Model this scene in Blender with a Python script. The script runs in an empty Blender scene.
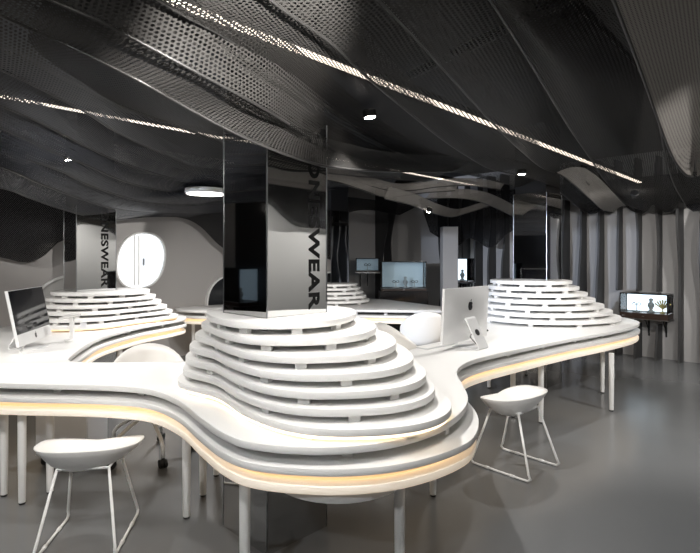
import bpy, bmesh, math, random
from mathutils import Vector, Matrix
random.seed(7)
S = bpy.context.scene
COL = S.collection
PI = math.pi
R45 = math.sqrt(0.5)
CAM_H, FPX, CX, HZ = 1.48, 520.0, 350.0, 256.0

# ------------------------------------------------------------------ helpers
def P(x, y, z):
    """survey reading (x, y) of a point whose height z is known -> world point"""
    k = (CAM_H - z) / (y - HZ)
    return Vector(((x - CX) * k, FPX * k, z))

def tag(o, label=None, cat=None, group=None, kind=None):
    if label: o['label'] = label
    if cat: o['category'] = cat
    if group: o['group'] = group
    if kind: o['kind'] = kind
    return o

def empty(name, loc, label, cat, group=None, rz=0.0):
    o = bpy.data.objects.new(name, None)
    COL.objects.link(o)
    o.location = loc
    o.rotation_euler = (0, 0, rz)
    o.empty_display_size = 0.1
    return tag(o, label, cat, group)

def finish(name, me, mat, parent=None, world=True, smooth=False):
    """link a mesh; world=True: verts are in world space and are moved into the parent's space"""
    o = bpy.data.objects.new(name, me)
    COL.objects.link(o)
    if mat:
        me.materials.clear(); me.materials.append(mat)
    if smooth:
        for p in me.polygons: p.use_smooth = True
    if parent:
        o.parent = parent
        if world:
            off = Vector((0, 0, 0)); q = parent
            while q: off += q.location; q = q.parent
            me.transform(Matrix.Translation(-off))
    return o

def from_bm(name, bm, mat, parent=None, world=True, smooth=False):
    me = bpy.data.meshes.new(name)
    bmesh.ops.recalc_face_normals(bm, faces=bm.faces)
    bm.to_mesh(me); bm.free()
    return finish(name, me, mat, parent, world, smooth)

def autosmooth(o, ang=0.6):
    me = o.data
    for p in me.polygons: p.use_smooth = True
    bm = bmesh.new(); bm.from_mesh(me)
    for e in bm.edges:
        if len(e.link_faces) == 2 and e.calc_face_angle(0) > ang: e.smooth = False
    bm.to_mesh(me); bm.free()
    return o

def box(bm, c, s, rz=0.0, bev=0.0, rot=None):
    r = bmesh.ops.create_cube(bm, size=1.0)
    vs = r['verts']
    bmesh.ops.scale(bm, verts=vs, vec=s)
    if bev:
        es = list({e for v in vs for e in v.link_edges})
        rb = bmesh.ops.bevel(bm, geom=es, offset=bev, segments=2, affect='EDGES', profile=0.5)
        vs = list({v for f in rb['faces'] for v in f.verts} | {v for v in vs if v.is_valid})
    m = Matrix.Translation(Vector(c)) @ (rot if rot else Matrix.Rotation(rz, 4, 'Z'))
    bmesh.ops.transform(bm, matrix=m, verts=vs)
    return vs

def tube(bm, pts, r, seg=10, cap=True, r2=None):
    pts = [Vector(p) for p in pts]
    n = len(pts); rings = []
    t0 = (pts[1] - pts[0]).normalized()
    up = Vector((0, 0, 1)) if abs(t0.z) < 0.9 else Vector((1, 0, 0))
    nrm = (up - t0 * up.dot(t0)).normalized()
    for i, p in enumerate(pts):
        if i == 0: t = t0
        elif i == n - 1: t = (pts[i] - pts[i - 1]).normalized()
        else: t = ((pts[i + 1] - p).normalized() + (p - pts[i - 1]).normalized()).normalized()
        nrm = (nrm - t * nrm.dot(t)).normalized()
        b = t.cross(nrm)
        rr = r if r2 is None else r + (r2 - r) * i / (n - 1)
        rings.append([bm.verts.new(p + (nrm * math.cos(a) + b * math.sin(a)) * rr)
                      for a in [2 * PI * k / seg for k in range(seg)]])
    for a, b in zip(rings, rings[1:]):
        for k in range(seg):
            bm.faces.new((a[k], a[(k + 1) % seg], b[(k + 1) % seg], b[k]))
    if cap:
        bm.faces.new(rings[0][::-1]); bm.faces.new(rings[-1])

def lathe(bm, prof, c=(0, 0, 0), seg=24):
    rings = []
    for r, z in prof:
        rings.append([bm.verts.new((c[0] + r * math.cos(2 * PI * k / seg), c[1] + r * math.sin(2 * PI * k / seg), c[2] + z)) for k in range(seg)])
    for a, b in zip(rings, rings[1:]):
        for k in range(seg):
            bm.faces.new((a[k], a[(k + 1) % seg], b[(k + 1) % seg], b[k]))
    bm.faces.new(rings[0][::-1]); bm.faces.new(rings[-1])

def cr(p0, p1, p2, p3, t):
    return 0.5 * ((2 * p1) + (p2 - p0) * t + (2 * p0 - 5 * p1 + 4 * p2 - p3) * t * t + (3 * p1 - p0 - 3 * p2 + p3) * t ** 3)

def closed_spline(pts, per=8):
    pts = [Vector((p[0], p[1], 0)) for p in pts]; n = len(pts); out = []
    for i in range(n):
        for k in range(per):
            out.append(cr(pts[i - 1], pts[i], pts[(i + 1) % n], pts[(i + 2) % n], k / per))
    return out

def open_spline(pts, per=8):
    pts = [Vector(p) for p in pts]
    e = [2 * pts[0] - pts[1]] + pts + [2 * pts[-1] - pts[-2]]
    out = []
    for i in range(1, len(e) - 2):
        for k in range(per): out.append(cr(e[i - 1], e[i], e[i + 1], e[i + 2], k / per))
    out.append(pts[-1])
    return out

def resample(pts, n, closed=False):
    q = pts + [pts[0]] if closed else pts
    L = [0.0]
    for a, b in zip(q, q[1:]): L.append(L[-1] + (b - a).length)
    out = []; j = 0
    for i in range(n):
        s = L[-1] * i / (n if closed else n - 1)
        while j < len(L) - 2 and L[j + 1] < s: j += 1
        t = (s - L[j]) / max(1e-9, L[j + 1] - L[j])
        out.append(q[j].lerp(q[j + 1], min(1, t)))
    return out

def offset(pts, d):
    """shift a closed outline along its own normals; d > 0 goes outwards"""
    n = len(pts)
    area = sum(pts[i].x * pts[(i + 1) % n].y - pts[(i + 1) % n].x * pts[i].y for i in range(n))
    s = 1 if area > 0 else -1
    out = []
    for i in range(n):
        t = (pts[(i + 1) % n] - pts[i - 1]).normalized()
        out.append(pts[i] + Vector((t.y, -t.x, 0)) * d * s)
    return out

def slab(name, outline, z0, z1, mat, parent=None, holes=(), bev=0.004):
    cu = bpy.data.curves.new(name, 'CURVE')
    cu.dimensions = '2D'; cu.fill_mode = 'BOTH'
    for pl in [outline] + list(holes):
        sp = cu.splines.new('POLY'); sp.points.add(len(pl) - 1)
        for q, p in zip(sp.points, pl): q.co = (p[0], p[1], 0, 1)
        sp.use_cyclic_u = True
    h = (z1 - z0) / 2
    cu.extrude = h - bev; cu.bevel_depth = bev; cu.bevel_resolution = 1; cu.offset = -bev
    o = bpy.data.objects.new(name, cu); COL.objects.link(o)
    dg = bpy.context.evaluated_depsgraph_get()
    me = bpy.data.meshes.new_from_object(o.evaluated_get(dg))
    bpy.data.objects.remove(o); bpy.data.curves.remove(cu)
    me.transform(Matrix.Translation((0, 0, (z0 + z1) / 2)))
    bm = bmesh.new(); bm.from_mesh(me)
    bmesh.ops.remove_doubles(bm, verts=bm.verts, dist=1e-5)
    bm.to_mesh(me); bm.free(); me.name = name
    ob = finish(name, me, mat, parent)
    return autosmooth(ob, 0.7)

# ------------------------------------------------------------------ materials
def mat(name, col, rough=0.5, metal=0.0, emit=None, es=0.0, spec=None, trans=0.0, bump=None, var=None):
    m = bpy.data.materials.new(name); m.use_nodes = True
    nt = m.node_tree; b = nt.nodes['Principled BSDF']
    b.inputs['Base Color'].default_value = (*col, 1)
    b.inputs['Roughness'].default_value = rough
    b.inputs['Metallic'].default_value = metal
    if spec is not None: b.inputs['Specular IOR Level'].default_value = spec
    if trans: b.inputs['Transmission Weight'].default_value = trans
    if emit:
        b.inputs['Emission Color'].default_value = (*emit, 1); b.inputs['Emission Strength'].default_value = es
    if var:
        tc = nt.nodes.new('ShaderNodeTexCoord'); nz = nt.nodes.new('ShaderNodeTexNoise')
        nz.inputs['Scale'].default_value = var[0]; nz.inputs['Detail'].default_value = 5
        rp = nt.nodes.new('ShaderNodeMixRGB'); rp.inputs[1].default_value = (*col, 1); rp.inputs[2].default_value = (*var[1], 1)
        nt.links.new(tc.outputs['Object'], nz.inputs['Vector']); nt.links.new(nz.outputs['Fac'], rp.inputs[0])
        nt.links.new(rp.outputs[0], b.inputs['Base Color'])
    if bump:
        tc = nt.nodes.new('ShaderNodeTexCoord'); nz = nt.nodes.new('ShaderNodeTexNoise')
        nz.inputs['Scale'].default_value = bump[0]; nz.inputs['Detail'].default_value = 4
        bp = nt.nodes.new('ShaderNodeBump'); bp.inputs['Strength'].default_value = bump[1]; bp.inputs['Distance'].default_value = 0.01
        nt.links.new(tc.outputs['Object'], nz.inputs['Vector']); nt.links.new(nz.outputs['Fac'], bp.inputs['Height'])
        nt.links.new(bp.outputs['Normal'], b.inputs['Normal'])
    return m

def perforated(name, col, rough, metal, pitch=0.018, hole=0.34, spec=0.07):
    m = mat(name, col, rough, metal)
    nt = m.node_tree; N = nt.nodes; L = nt.links
    out = N['Material Output']; b = N['Principled BSDF']
    uv = N.new('ShaderNodeUVMap')
    sep = N.new('ShaderNodeSeparateXYZ'); L.new(uv.outputs['UV'], sep.inputs[0])
    def M(op, a, b_=None):
        n = N.new('ShaderNodeMath'); n.operation = op
        for i, v in enumerate((a, b_)):
            if v is None: continue
            if isinstance(v, (int, float)): n.inputs[i].default_value = v
            else: L.new(v, n.inputs[i])
        return n.outputs[0]
    ds = []
    for off in (0.0, 0.5):
        u = M('SUBTRACT', M('FRACT', M('ADD', M('DIVIDE', sep.outputs[0], pitch), off)), 0.5)
        v = M('MULTIPLY', M('SUBTRACT', M('FRACT', M('ADD', M('DIVIDE', sep.outputs[1], pitch * 1.732), off)), 0.5), 1.732)
        ds.append(M('ADD', M('MULTIPLY', u, u), M('MULTIPLY', v, v)))
    b.inputs['Specular IOR Level'].default_value = spec
    isin = M('LESS_THAN', M('MINIMUM', ds[0], ds[1]), hole * hole)
    tr = N.new('ShaderNodeBsdfTransparent'); mx = N.new('ShaderNodeMixShader')
    L.new(isin, mx.inputs[0]); L.new(b.outputs[0], mx.inputs[1]); L.new(tr.outputs[0], mx.inputs[2])
    L.new(mx.outputs[0], out.inputs['Surface'])
    return m

M_white = mat('white_solid_surface', (0.83, 0.82, 0.80), 0.35)
M_whitem = mat('white_powder_coat', (0.82, 0.81, 0.79), 0.4)
M_shell = mat('white_moulded_plastic', (0.82, 0.80, 0.77), 0.38)
M_glow = mat('warm_led_tape', (0.9, 0.8, 0.6), 0.5, emit=(1.0, 0.55, 0.22), es=0.62)
M_glow2 = mat('neutral_led_tape', (0.9, 0.85, 0.75), 0.5, emit=(1.0, 0.76, 0.50), es=2.4)
M_slab_glow = mat('white_slab_led_glow', (0.85, 0.82, 0.76), 0.5, emit=(1.0, 0.78, 0.54), es=0.25)  # LED glow on the white lower slab is put in as emission
M_led = mat('ceiling_led_tape', (1, 1, 1), 0.5, emit=(1.0, 0.86, 0.72), es=2.0)
M_spot = mat('spot_lens', (1, 1, 1), 0.3, emit=(1.0, 0.93, 0.84), es=60)
M_pan = mat('panel_lens', (1, 1, 1), 0.3, emit=(1.0, 0.96, 0.92), es=6)
M_mirror = mat('smoked_mirror', (0.62, 0.62, 0.62), 0.03, 1.0)
M_trimm = mat('brushed_edge_trim', (0.30, 0.31, 0.32), 0.3, 1.0)
M_black = mat('black_paint', (0.006, 0.006, 0.007), 0.6)
M_blackg = mat('black_gloss', (0.012, 0.012, 0.014), 0.15)
M_letter = mat('black_vinyl_letter', (0.005, 0.005, 0.005), 0.6, spec=0.1)
M_ceil = mat('black_ceiling', (0.012, 0.012, 0.013), 0.8)
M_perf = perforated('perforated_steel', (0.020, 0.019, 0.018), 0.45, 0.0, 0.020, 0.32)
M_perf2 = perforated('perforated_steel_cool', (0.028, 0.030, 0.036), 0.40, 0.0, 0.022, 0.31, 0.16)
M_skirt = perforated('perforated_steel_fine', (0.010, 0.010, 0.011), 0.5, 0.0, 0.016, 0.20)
M_perf_lit = perforated('perforated_steel_painted_lit', (0.23, 0.215, 0.20), 0.5, 0.0, 0.014, 0.22)  # same steel painted lighter, standing in for spots lighting these panels
M_lip = mat('steel_lip', (0.03, 0.029, 0.028), 0.4, 0.6)
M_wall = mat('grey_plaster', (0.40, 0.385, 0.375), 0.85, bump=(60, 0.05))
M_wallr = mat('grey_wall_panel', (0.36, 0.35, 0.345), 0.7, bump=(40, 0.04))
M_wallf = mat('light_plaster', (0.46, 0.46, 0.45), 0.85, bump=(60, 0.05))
M_walld = mat('charcoal_wall', (0.02, 0.02, 0.022), 0.6)
M_fin = mat('charcoal_fin', (0.035, 0.035, 0.036), 0.55)
M_floor = mat('grey_epoxy', (0.125, 0.129, 0.133), 0.22, bump=(3.0, 0.03), var=(1.3, (0.150, 0.153, 0.156)))
M_alu = mat('silver_aluminium', (0.72, 0.73, 0.74), 0.28, 0.85)
M_aluw = mat('pale_aluminium', (0.80, 0.80, 0.80), 0.35, 0.35)
M_screen = mat('dark_glass_screen', (0.012, 0.013, 0.016), 0.06)
M_dark = mat('dark_logo', (0.03, 0.03, 0.032), 0.3)
M_rubber = mat('black_rubber', (0.015, 0.015, 0.015), 0.6)
M_win = mat('daylit_curtain', (0.9, 0.92, 0.95), 0.7, emit=(0.93, 0.96, 1.0), es=1.6)
M_rim = mat('white_window_rim', (0.75, 0.75, 0.74), 0.5)
M_handle = mat('window_handle', (0.25, 0.27, 0.3), 0.4)
M_dkglass = mat('dark_glass', (0.02, 0.022, 0.025), 0.05)
M_caseback = mat('backlit_case_panel', (0.8, 0.85, 0.9), 0.5, emit=(0.80, 0.90, 1.0), es=1.5)
M_caseback2 = mat('backlit_case_panel_dim', (0.6, 0.7, 0.75), 0.5, emit=(0.50, 0.64, 0.78), es=0.11)
M_wood = mat('dark_walnut', (0.035, 0.02, 0.015), 0.35)
M_trinket = mat('grey_display_piece', (0.38, 0.40, 0.41), 0.4)
M_gold = mat('yellow_display_piece', (0.55, 0.45, 0.18), 0.4)
M_ped = mat('white_pedestal', (0.84, 0.85, 0.87), 0.45)
def glass_mat():
    m = bpy.data.materials.new('clear_case_glass'); m.use_nodes = True
    nt = m.node_tree; nt.nodes.remove(nt.nodes['Principled BSDF'])
    tr = nt.nodes.new('ShaderNodeBsdfTransparent'); gl = nt.nodes.new('ShaderNodeBsdfGlossy')
    gl.inputs['Roughness'].default_value = 0.02
    tr.inputs['Color'].default_value = (0.93, 0.96, 0.97, 1)
    fr = nt.nodes.new('ShaderNodeFresnel'); fr.inputs['IOR'].default_value = 1.4
    mx = nt.nodes.new('ShaderNodeMixShader')
    nt.links.new(fr.outputs[0], mx.inputs[0]); nt.links.new(tr.outputs[0], mx.inputs[1]); nt.links.new(gl.outputs[0], mx.inputs[2])
    nt.links.new(mx.outputs[0], nt.nodes['Material Output'].inputs['Surface'])
    return m
M_glass = glass_mat()

# ------------------------------------------------------------------ room shell: a square turned 45 degrees
A_BACK_R, A_BACK_L, A_FRONT_R, A_FRONT_L = 12.0, 10.2, -4.0, -2.2     # X+Y, Y-X, Y-X, X+Y
def xy(s, d): return Vector(((s - d) / 2, (s + d) / 2, 0))              # s = X+Y, d = Y-X
TOP = 3.0
corn = [xy(A_FRONT_L, A_FRONT_R), xy(A_BACK_R, A_FRONT_R), xy(A_BACK_R, A_BACK_L), xy(A_FRONT_L, A_BACK_L)]
def flat(name, z0, z1, m, grow):
    bm = bmesh.new()
    c = [xy(A_FRONT_L - grow, A_FRONT_R - grow), xy(A_BACK_R + grow, A_FRONT_R - grow), xy(A_BACK_R + grow, A_BACK_L + grow), xy(A_FRONT_L - grow, A_BACK_L + grow)]
    lo = [bm.verts.new((p.x, p.y, z0)) for p in c]; hi = [bm.verts.new((p.x, p.y, z1)) for p in c]
    bm.faces.new(lo[::-1]); bm.faces.new(hi)
    for i in range(4): bm.faces.new((lo[i], lo[(i + 1) % 4], hi[(i + 1) % 4], hi[i]))
    return tag(from_bm(name, bm, m), kind='structure')
flat('floor', -0.1, 0.0, M_floor, 0.2)
flat('ceiling', TOP, TOP + 0.1, M_ceil, 0.2)
def wall(name, a, b, m, th=0.15):
    bm = bmesh.new(); d = (b - a).normalized(); n = Vector((d.y, -d.x, 0))
    q = [a - d * th, b + d * th, b + d * th + n * th, a - d * th + n * th]
    lo = [bm.verts.new((p.x, p.y, 0)) for p in q]; hi = [bm.verts.new((p.x, p.y, TOP)) for p in q]
    bm.faces.new(lo[::-1]); bm.faces.new(hi)
    for i in range(4): bm.faces.new((lo[i], lo[(i + 1) % 4], hi[(i + 1) % 4], hi[i]))
    return tag(from_bm(name, bm, m), kind='structure')
wall('wall_front', corn[0], corn[1], M_wallf)
wall('wall_right', corn[1], corn[2], M_wallr)
wall('wall_back', corn[2], corn[3], M_wall)
wall('wall_left', corn[3], corn[0], M_walld)

# ------------------------------------------------------------------ wavy fins on the right wall
NR = Vector((-R45, -R45, 0)); DR = Vector((R45, -R45, 0))     # inward normal, run direction (towards the right of the view)
start = xy(A_BACK_R, A_BACK_L)
k0 = Vector((4.13, 7.87, 0)); base_t = (k0 - start).dot(DR)
trim = 0
FIN_T = []
def fin(t, depth, phase, zs=((0.0, 2.9),), wallp=start, dirv=DR, nrm=NR):
    global trim
    trim += 1
    bm = bmesh.new(); th = 0.03
    o = wallp + dirv * t
    for z0, z1 in zs:
        n = max(4, int((z1 - z0) / 0.06)); rows = []
        for i in range(n + 1):
            z = z0 + (z1 - z0) * i / n
            dp = depth + 0.065 * math.sin(z * 2.6 + phase) + 0.03 * math.sin(z * 4.7 + phase * 1.7)
            rows.append([bm.verts.new((*(o + nrm * q + dirv * s)[:2], z)) for q, s in ((0, 0), (dp, 0), (dp, -th), (0, -th))])
        for a, b in zip(rows, rows[1:]):
            for k in range(4): bm.faces.new((a[k], a[(k + 1) % 4], b[(k + 1) % 4], b[k]))
        bm.faces.new(rows[0][::-1]); bm.faces.new(rows[-1])
    ob = from_bm('trim_%d' % trim, bm, M_fin)
    return tag(ob, kind='structure')
CASE_A = Vector((3.99, 8.01 - 0.0, 0))
for i in range(-12, 12):
    t = base_t + 0.265 * i
    if t < 0.35: continue
    zs = ((0.0, 2.9),)
    if i in (0, 1, 2): zs = ((0.0, 0.50), (0.97, 2.9))
    fin(t, 0.22, 0.9 * i + 0.35 * math.sin(i * 2.1), zs)
# fins on the dark wall to the left
NL = Vector((R45, R45, 0)); DL = Vector((R45, -R45, 0))
for i in range(1, 16):
    if i in (1, 2, 3): continue
    fin(0.3 + i * 0.33, 0.2, 0.8 * i, ((0.0, 2.9),), xy(A_FRONT_L, A_BACK_L), DL, NL)

corner = xy(A_BACK_R, A_BACK_L)
bk = -Vector((R45, R45, 0))
for i in range(1, 10):
    if i in (3, 4, 5): continue
    fin(0.27 * i, 0.24, 1.1 * i, ((0.0, 2.9),), corner, bk, Vector((R45, -R45, 0)))
# ------------------------------------------------------------------ oval windows on the back wall
DB = Vector((R45, R45, 0)); NB = Vector((R45, -R45, 0))      # run to the right along the back-left wall, inward normal
def oval(n, px, py, rx, ry, pane, egg=0.0, handle=False):
    k = A_BACK_L / (1 - (px - CX) / FPX); c = Vector(((px - CX) / FPX * k, k, CAM_H - (py - HZ) * k / FPX))
    sx = rx * k / FPX / 0.93 * 0.97; sz = ry * k / FPX
    def ring(f, dep):
        out = []
        for i in range(48):
            a = 2 * PI * i / 48
            rr = (abs(math.cos(a)) ** 2.3 + abs(math.sin(a)) ** 2.3) ** (-1 / 2.3)
            u = math.cos(a) * rr * sx * f; w = math.sin(a) * rr * sz * f
            u += egg * w * 0.25
            out.append(c + DB * u + NB * dep + Vector((0, 0, w)))
        return out
    o = None
    bm = bmesh.new()
    rs = [[bm.verts.new(p) for p in ring(f, d)] for f, d in ((1.0, 0.0), (1.06, 0.0), (1.06, 0.05), (1.0, 0.05), (1.0, 0.0))]
    for a, b in zip(rs, rs[1:]):
        for i in range(48): bm.faces.new((a[i], a[(i + 1) % 48], b[(i + 1) % 48], b[i]))
    fr = tag(from_bm('window_%d' % n, bm, M_rim), kind='structure')
    bm = bmesh.new()
    vs = [bm.verts.new(p) for p in ring(1.01, 0.008)]; vb = [bm.verts.new(p) for p in ring(1.01, 0.002)]
    bm.faces.new(vs); bm.faces.new(vb[::-1])
    for i in range(48): bm.faces.new((vs[i], vs[(i + 1) % 48], vb[(i + 1) % 48], vb[i]))
    from_bm('window_pane', bm, pane, fr)
    if handle:
        bm = bmesh.new()
        for u, w in ((-0.14, 1), (-0.05, 1)):
            tube(bm, [c + DB * u * sx * 2 + NB * 0.02 + Vector((0, 0, -sz * 0.92)), c + DB * u * sx * 2 + NB * 0.02 + Vector((0, 0, sz * 0.93))], 0.012, 6)
        from_bm('window_bar', bm, M_rim, fr)
        bm = bmesh.new()
        box(bm, c + DB * 0.03 + NB * 0.03 + Vector((0, 0, -0.02)), (0.02, 0.03, 0.10), PI / 4, 0.004)
        from_bm('window_handle', bm, M_handle, fr)
def curtain_mat():
    m = mat('daylit_sheer_curtain', (0.9, 0.92, 0.95), 0.7, emit=(1, 1, 1), es=0.68)
    nt = m.node_tree; tc = nt.nodes.new('ShaderNodeTexCoord'); mp = nt.nodes.new('ShaderNodeMapping')
    mp.inputs['Scale'].default_value = (9, 9, 0.15)
    nz = nt.nodes.new('ShaderNodeTexNoise'); nz.inputs['Scale'].default_value = 1.2
    cr_ = nt.nodes.new('ShaderNodeValToRGB')
    cr_.color_ramp.elements[0].position = 0.35; cr_.color_ramp.elements[0].color = (0.62, 0.70, 0.78, 1)
    cr_.color_ramp.elements[1].position = 0.5; cr_.color_ramp.elements[1].color = (1, 1, 1, 1)
    L = nt.links; L.new(tc.outputs['Object'], mp.inputs[0]); L.new(mp.outputs[0], nz.inputs['Vector'])
    L.new(nz.outputs['Fac'], cr_.inputs[0]); L.new(cr_.outputs[0], nt.nodes['Principled BSDF'].inputs['Emission Color'])
    return m
M_curtain = curtain_mat()
oval(1, 140.5, 260.5, 22.5, 27, M_curtain, 0.5, True)
oval(2, 232, 304, 27, 28, M_dkglass)
oval(3, 78, 309, 38, 33, M_wallf)

# ------------------------------------------------------------------ mirrored columns
SIDE = 0.40
def square(c, s):
    h = s / 2
    return [Vector((c[0] + (a + b) * R45, c[1] + (b - a) * R45, 0)) for a, b in ((-h, -h), (h, -h), (h, h), (-h, h))]
def lettering(parent, face_o, run, text, ztop, size, mat_):
    cu = bpy.data.curves.new('lettering', 'FONT'); cu.body = text; cu.size = size; cu.offset = size * 0.030
    cu.extrude = 0.0015; cu.align_x = 'LEFT'; cu.space_character = 1.06
    o = bpy.data.objects.new('lettering', cu); COL.objects.link(o)
    dg = bpy.context.evaluated_depsgraph_get(); me = bpy.data.meshes.new_from_object(o.evaluated_get(dg))
    bpy.data.objects.remove(o); bpy.data.curves.remove(cu)
    xs = [v.co.x for v in me.vertices]; ys = [v.co.y for v in me.vertices]
    w = max(xs) - min(xs); x0 = min(xs)
    nrm = run.cross(Vector((0, 0, 1)))
    for v in me.vertices:
        x, y, z = v.co
        v.co = face_o + run * y + Vector((0, 0, ztop - (x - x0) * LET[0] / w)) + nrm * (z + 0.002)
    return finish('lettering', me, mat_, parent)
def column(c, label, text=None, ztop=2.2):
    root = empty('mirror_column', (c[0], c[1], 0), label, 'column', 'mirrored columns')
    q = square(c, SIDE)
    bm = bmesh.new()
    lo = [bm.verts.new((p.x, p.y, 0)) for p in q]; hi = [bm.verts.new((p.x, p.y, ztop)) for p in q]
    bm.faces.new(lo[::-1]); bm.faces.new(hi)
    for i in range(4): bm.faces.new((lo[i], lo[(i + 1) % 4], hi[(i + 1) % 4], hi[i]))
    from_bm('mirror_cladding', bm, M_mirror, root)
    bm = bmesh.new(); box(bm, (c[0], c[1], (ztop + 2.99) / 2), (SIDE - 0.03, SIDE - 0.03, 2.99 - ztop), PI / 4)
    from_bm('painted_shaft', bm, M_black, root)
    for p in q:
        bm = bmesh.new(); d = (p - Vector((c[0], c[1], 0))).normalized() * 0.0015
        box(bm, (p.x - d.x, p.y - d.y, ztop / 2), (0.006, 0.006, ztop - 0.01), PI / 4)
        from_bm('corner_trim', bm, M_trimm, root)
    if text:
        near = min(q, key=lambda p: p.y); rightc = max(q, key=lambda p: p.x)
        run = (rightc - near).normalized()
        lettering(root, near + run * text[1], run, text[0], text[2], text[3], M_letter)
    return root
LET = [0.815]
C1 = (-0.41, 2.565 + 0.283); C2 = (-2.81, 5.62); C3 = (2.2, 6.1); C4 = (-0.30, 8.5)
column(C1, 'nearest mirrored column, rising from the tiered stand in the foreground with black lettering', ('ONESWEAR', 0.275, 2.01, 0.098))
column(C2, 'mirrored column with black lettering beside the bright oval window on the left', ('ONESWEAR', 0.248, 1.965, 0.098), 2.0)
column(C3, 'mirrored column rising from the tiered stand on the right, no lettering visible')
column(C4, 'farthest mirrored column, behind the nearest one at the back counter')

# ------------------------------------------------------------------ the counters
front_px = [(-45, 381.5), (0, 383), (40, 384), (75, 384.5), (115, 386), (150, 389.5), (178, 400), (200, 417), (222, 432), (250, 442), (300, 447),
            (350, 446), (400, 439), (440, 426), (462, 411), (468, 397), (462, 383), (457, 373), (462, 365), (479, 358), (519, 349), (568, 339),
            (610, 331.5), (636, 325.5)]
outl = [P(x, y, 0.74) for x, y in front_px]
outl += [Vector(p) for p in ((3.30, 6.0, 0), (3.2, 6.55, 0), (2.7, 6.95, 0), (2.2, 7.05, 0), (1.75, 6.85, 0), (1.48, 6.4, 0), (1.35, 5.8, 0), (1.15, 5.2, 0),
                             (0.88, 4.65, 0), (0.55, 4.2, 0), (0.2, 3.85, 0), (-0.25, 3.72, 0), (-0.8, 3.68, 0), (-1.23, 3.65, 0), (-1.75, 3.62, 0),
                             (-1.98, 3.68, 0), (-2.08, 3.9, 0), (-2.2, 4.35, 0), (-2.28, 4.85, 0), (-2.2, 5.5, 0), (-2.02, 6.0, 0), (-2.0, 6.35, 0), (-2.35, 6.75, 0), (-2.9, 6.65, 0),
                             (-3.35, 6.2, 0), (-3.6, 5.5, 0), (-3.6, 4.6, 0), (-3.4, 3.9, 0), (-2.95, 3.4, 0))]
for p in outl: p.z = 0
main_out = closed_spline(outl, 6)
HOLE = 0.43
def ring_strip(name, outline, inset, w, z0, z1, m, parent):
    a = offset(outline, -inset); b = offset(outline, -inset - w)
    return slab(name, a, z0, z1, m, parent, [b], 0.001)
def counter(outline, cols, root, legs, spacer_n, discs, slab2_grow=None):
    hs = [square(c, HOLE) for c in cols]
    slab('tabletop', outline, 0.708, 0.74, M_white, root, hs, 0.004)
    o2 = outline if slab2_grow is None else slab2_grow
    slab('middle_slab', o2, 0.628, 0.66, M_white, root, hs, 0.004)
    o3 = offset(o2, -0.012)
    slab('lower_slab', o3, 0.552, 0.586, M_slab_glow, root, hs, 0.004)
    ring_strip('led_strip', o3, 0.05, 0.012, 0.592, 0.614, M_glow, root)
    pts = resample(o2, spacer_n, True); n = len(pts)
    ins = resample(offset(o2, -0.13), spacer_n, True)
    for i, p in enumerate(ins):
        t = ins[(i + 1) % n] - ins[i - 1]
        bm = bmesh.new(); box(bm, (p.x, p.y, 0.684), (0.045, 0.03, 0.048), math.atan2(t.y, t.x))
        from_bm('spacer', bm, M_white, root)
        bm = bmesh.new(); q = p.lerp(ins[(i + 1) % n], 0.4); box(bm, (q.x, q.y, 0.607), (0.045, 0.02, 0.042), math.atan2(t.y, t.x))
        from_bm('spacer', bm, M_white, root)
    for cx, cy, r, r2 in discs:
        ol = [Vector((cx + r * math.cos(2 * PI * k / 48), cy + r2 * math.sin(2 * PI * k / 48), 0)) for k in range(48)]
        hh = [square(c, HOLE) for c in cols if (Vector((*c, 0)) - Vector((cx, cy, 0))).length + HOLE * 0.75 < r]
        slab('underside_disc', ol, 0.505, 0.550, M_white, root, hh, 0.004)
    for lx, ly in legs:
        bm = bmesh.new(); lathe(bm, [(0.019, 0.012), (0.0235, 0.30), (0.0235, 0.553)], (lx, ly, 0), 16)
        lg = from_bm('leg', bm, M_whitem, root); autosmooth(lg)
        bm = bmesh.new(); lathe(bm, [(0.017, 0.0), (0.017, 0.0125)], (lx, ly, 0), 12)
        f = from_bm('foot_pad', bm, M_rubber, lg)
root_main = empty('wavy_counter', (0.0, 3.0, 0), 'long white wavy counter winding from the left edge round the nearest column to the right', 'counter')
def F(x, y): return P(x, y, 0.0)[:2]
legs_main = [F(4, 496), F(22, 504), F(50, 493), F(186.5, 518), F(203, 496), (-0.445, 2.2), (0.215, 2.25), F(433, 496), F(513, 417), F(541, 423),
             F(489, 388), F(557, 380), F(602.5, 393), F(611.5, 411), (1.65, 6.6), (2.7, 6.7), (-3.3, 4.6), (-3.3, 5.6), (-2.5, 6.45), (-2.3, 5.2), (-0.9, 3.5), (0.1, 3.6)]
# the middle slab swells past the tabletop round the nearest lobe
lobe = []
for p in main_out:
    d = (p - Vector((0.5, 2.35, 0))).length
    g = 0.085 * max(0.0, 1 - d / 0.75)
    lobe.append(g)
base = offset(main_out, 1.0)
grown = [p + (q - p) * (g + 0.004) for p, q, g in zip(main_out, base, lobe)]
counter(main_out, [C1, C2, C3], root_main, legs_main, 44, [(-0.05, 2.41, 0.33, 0.37), (2.08, 5.93, 0.66, 0.66), (-2.85, 5.6, 0.5, 0.5)], grown)

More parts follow.
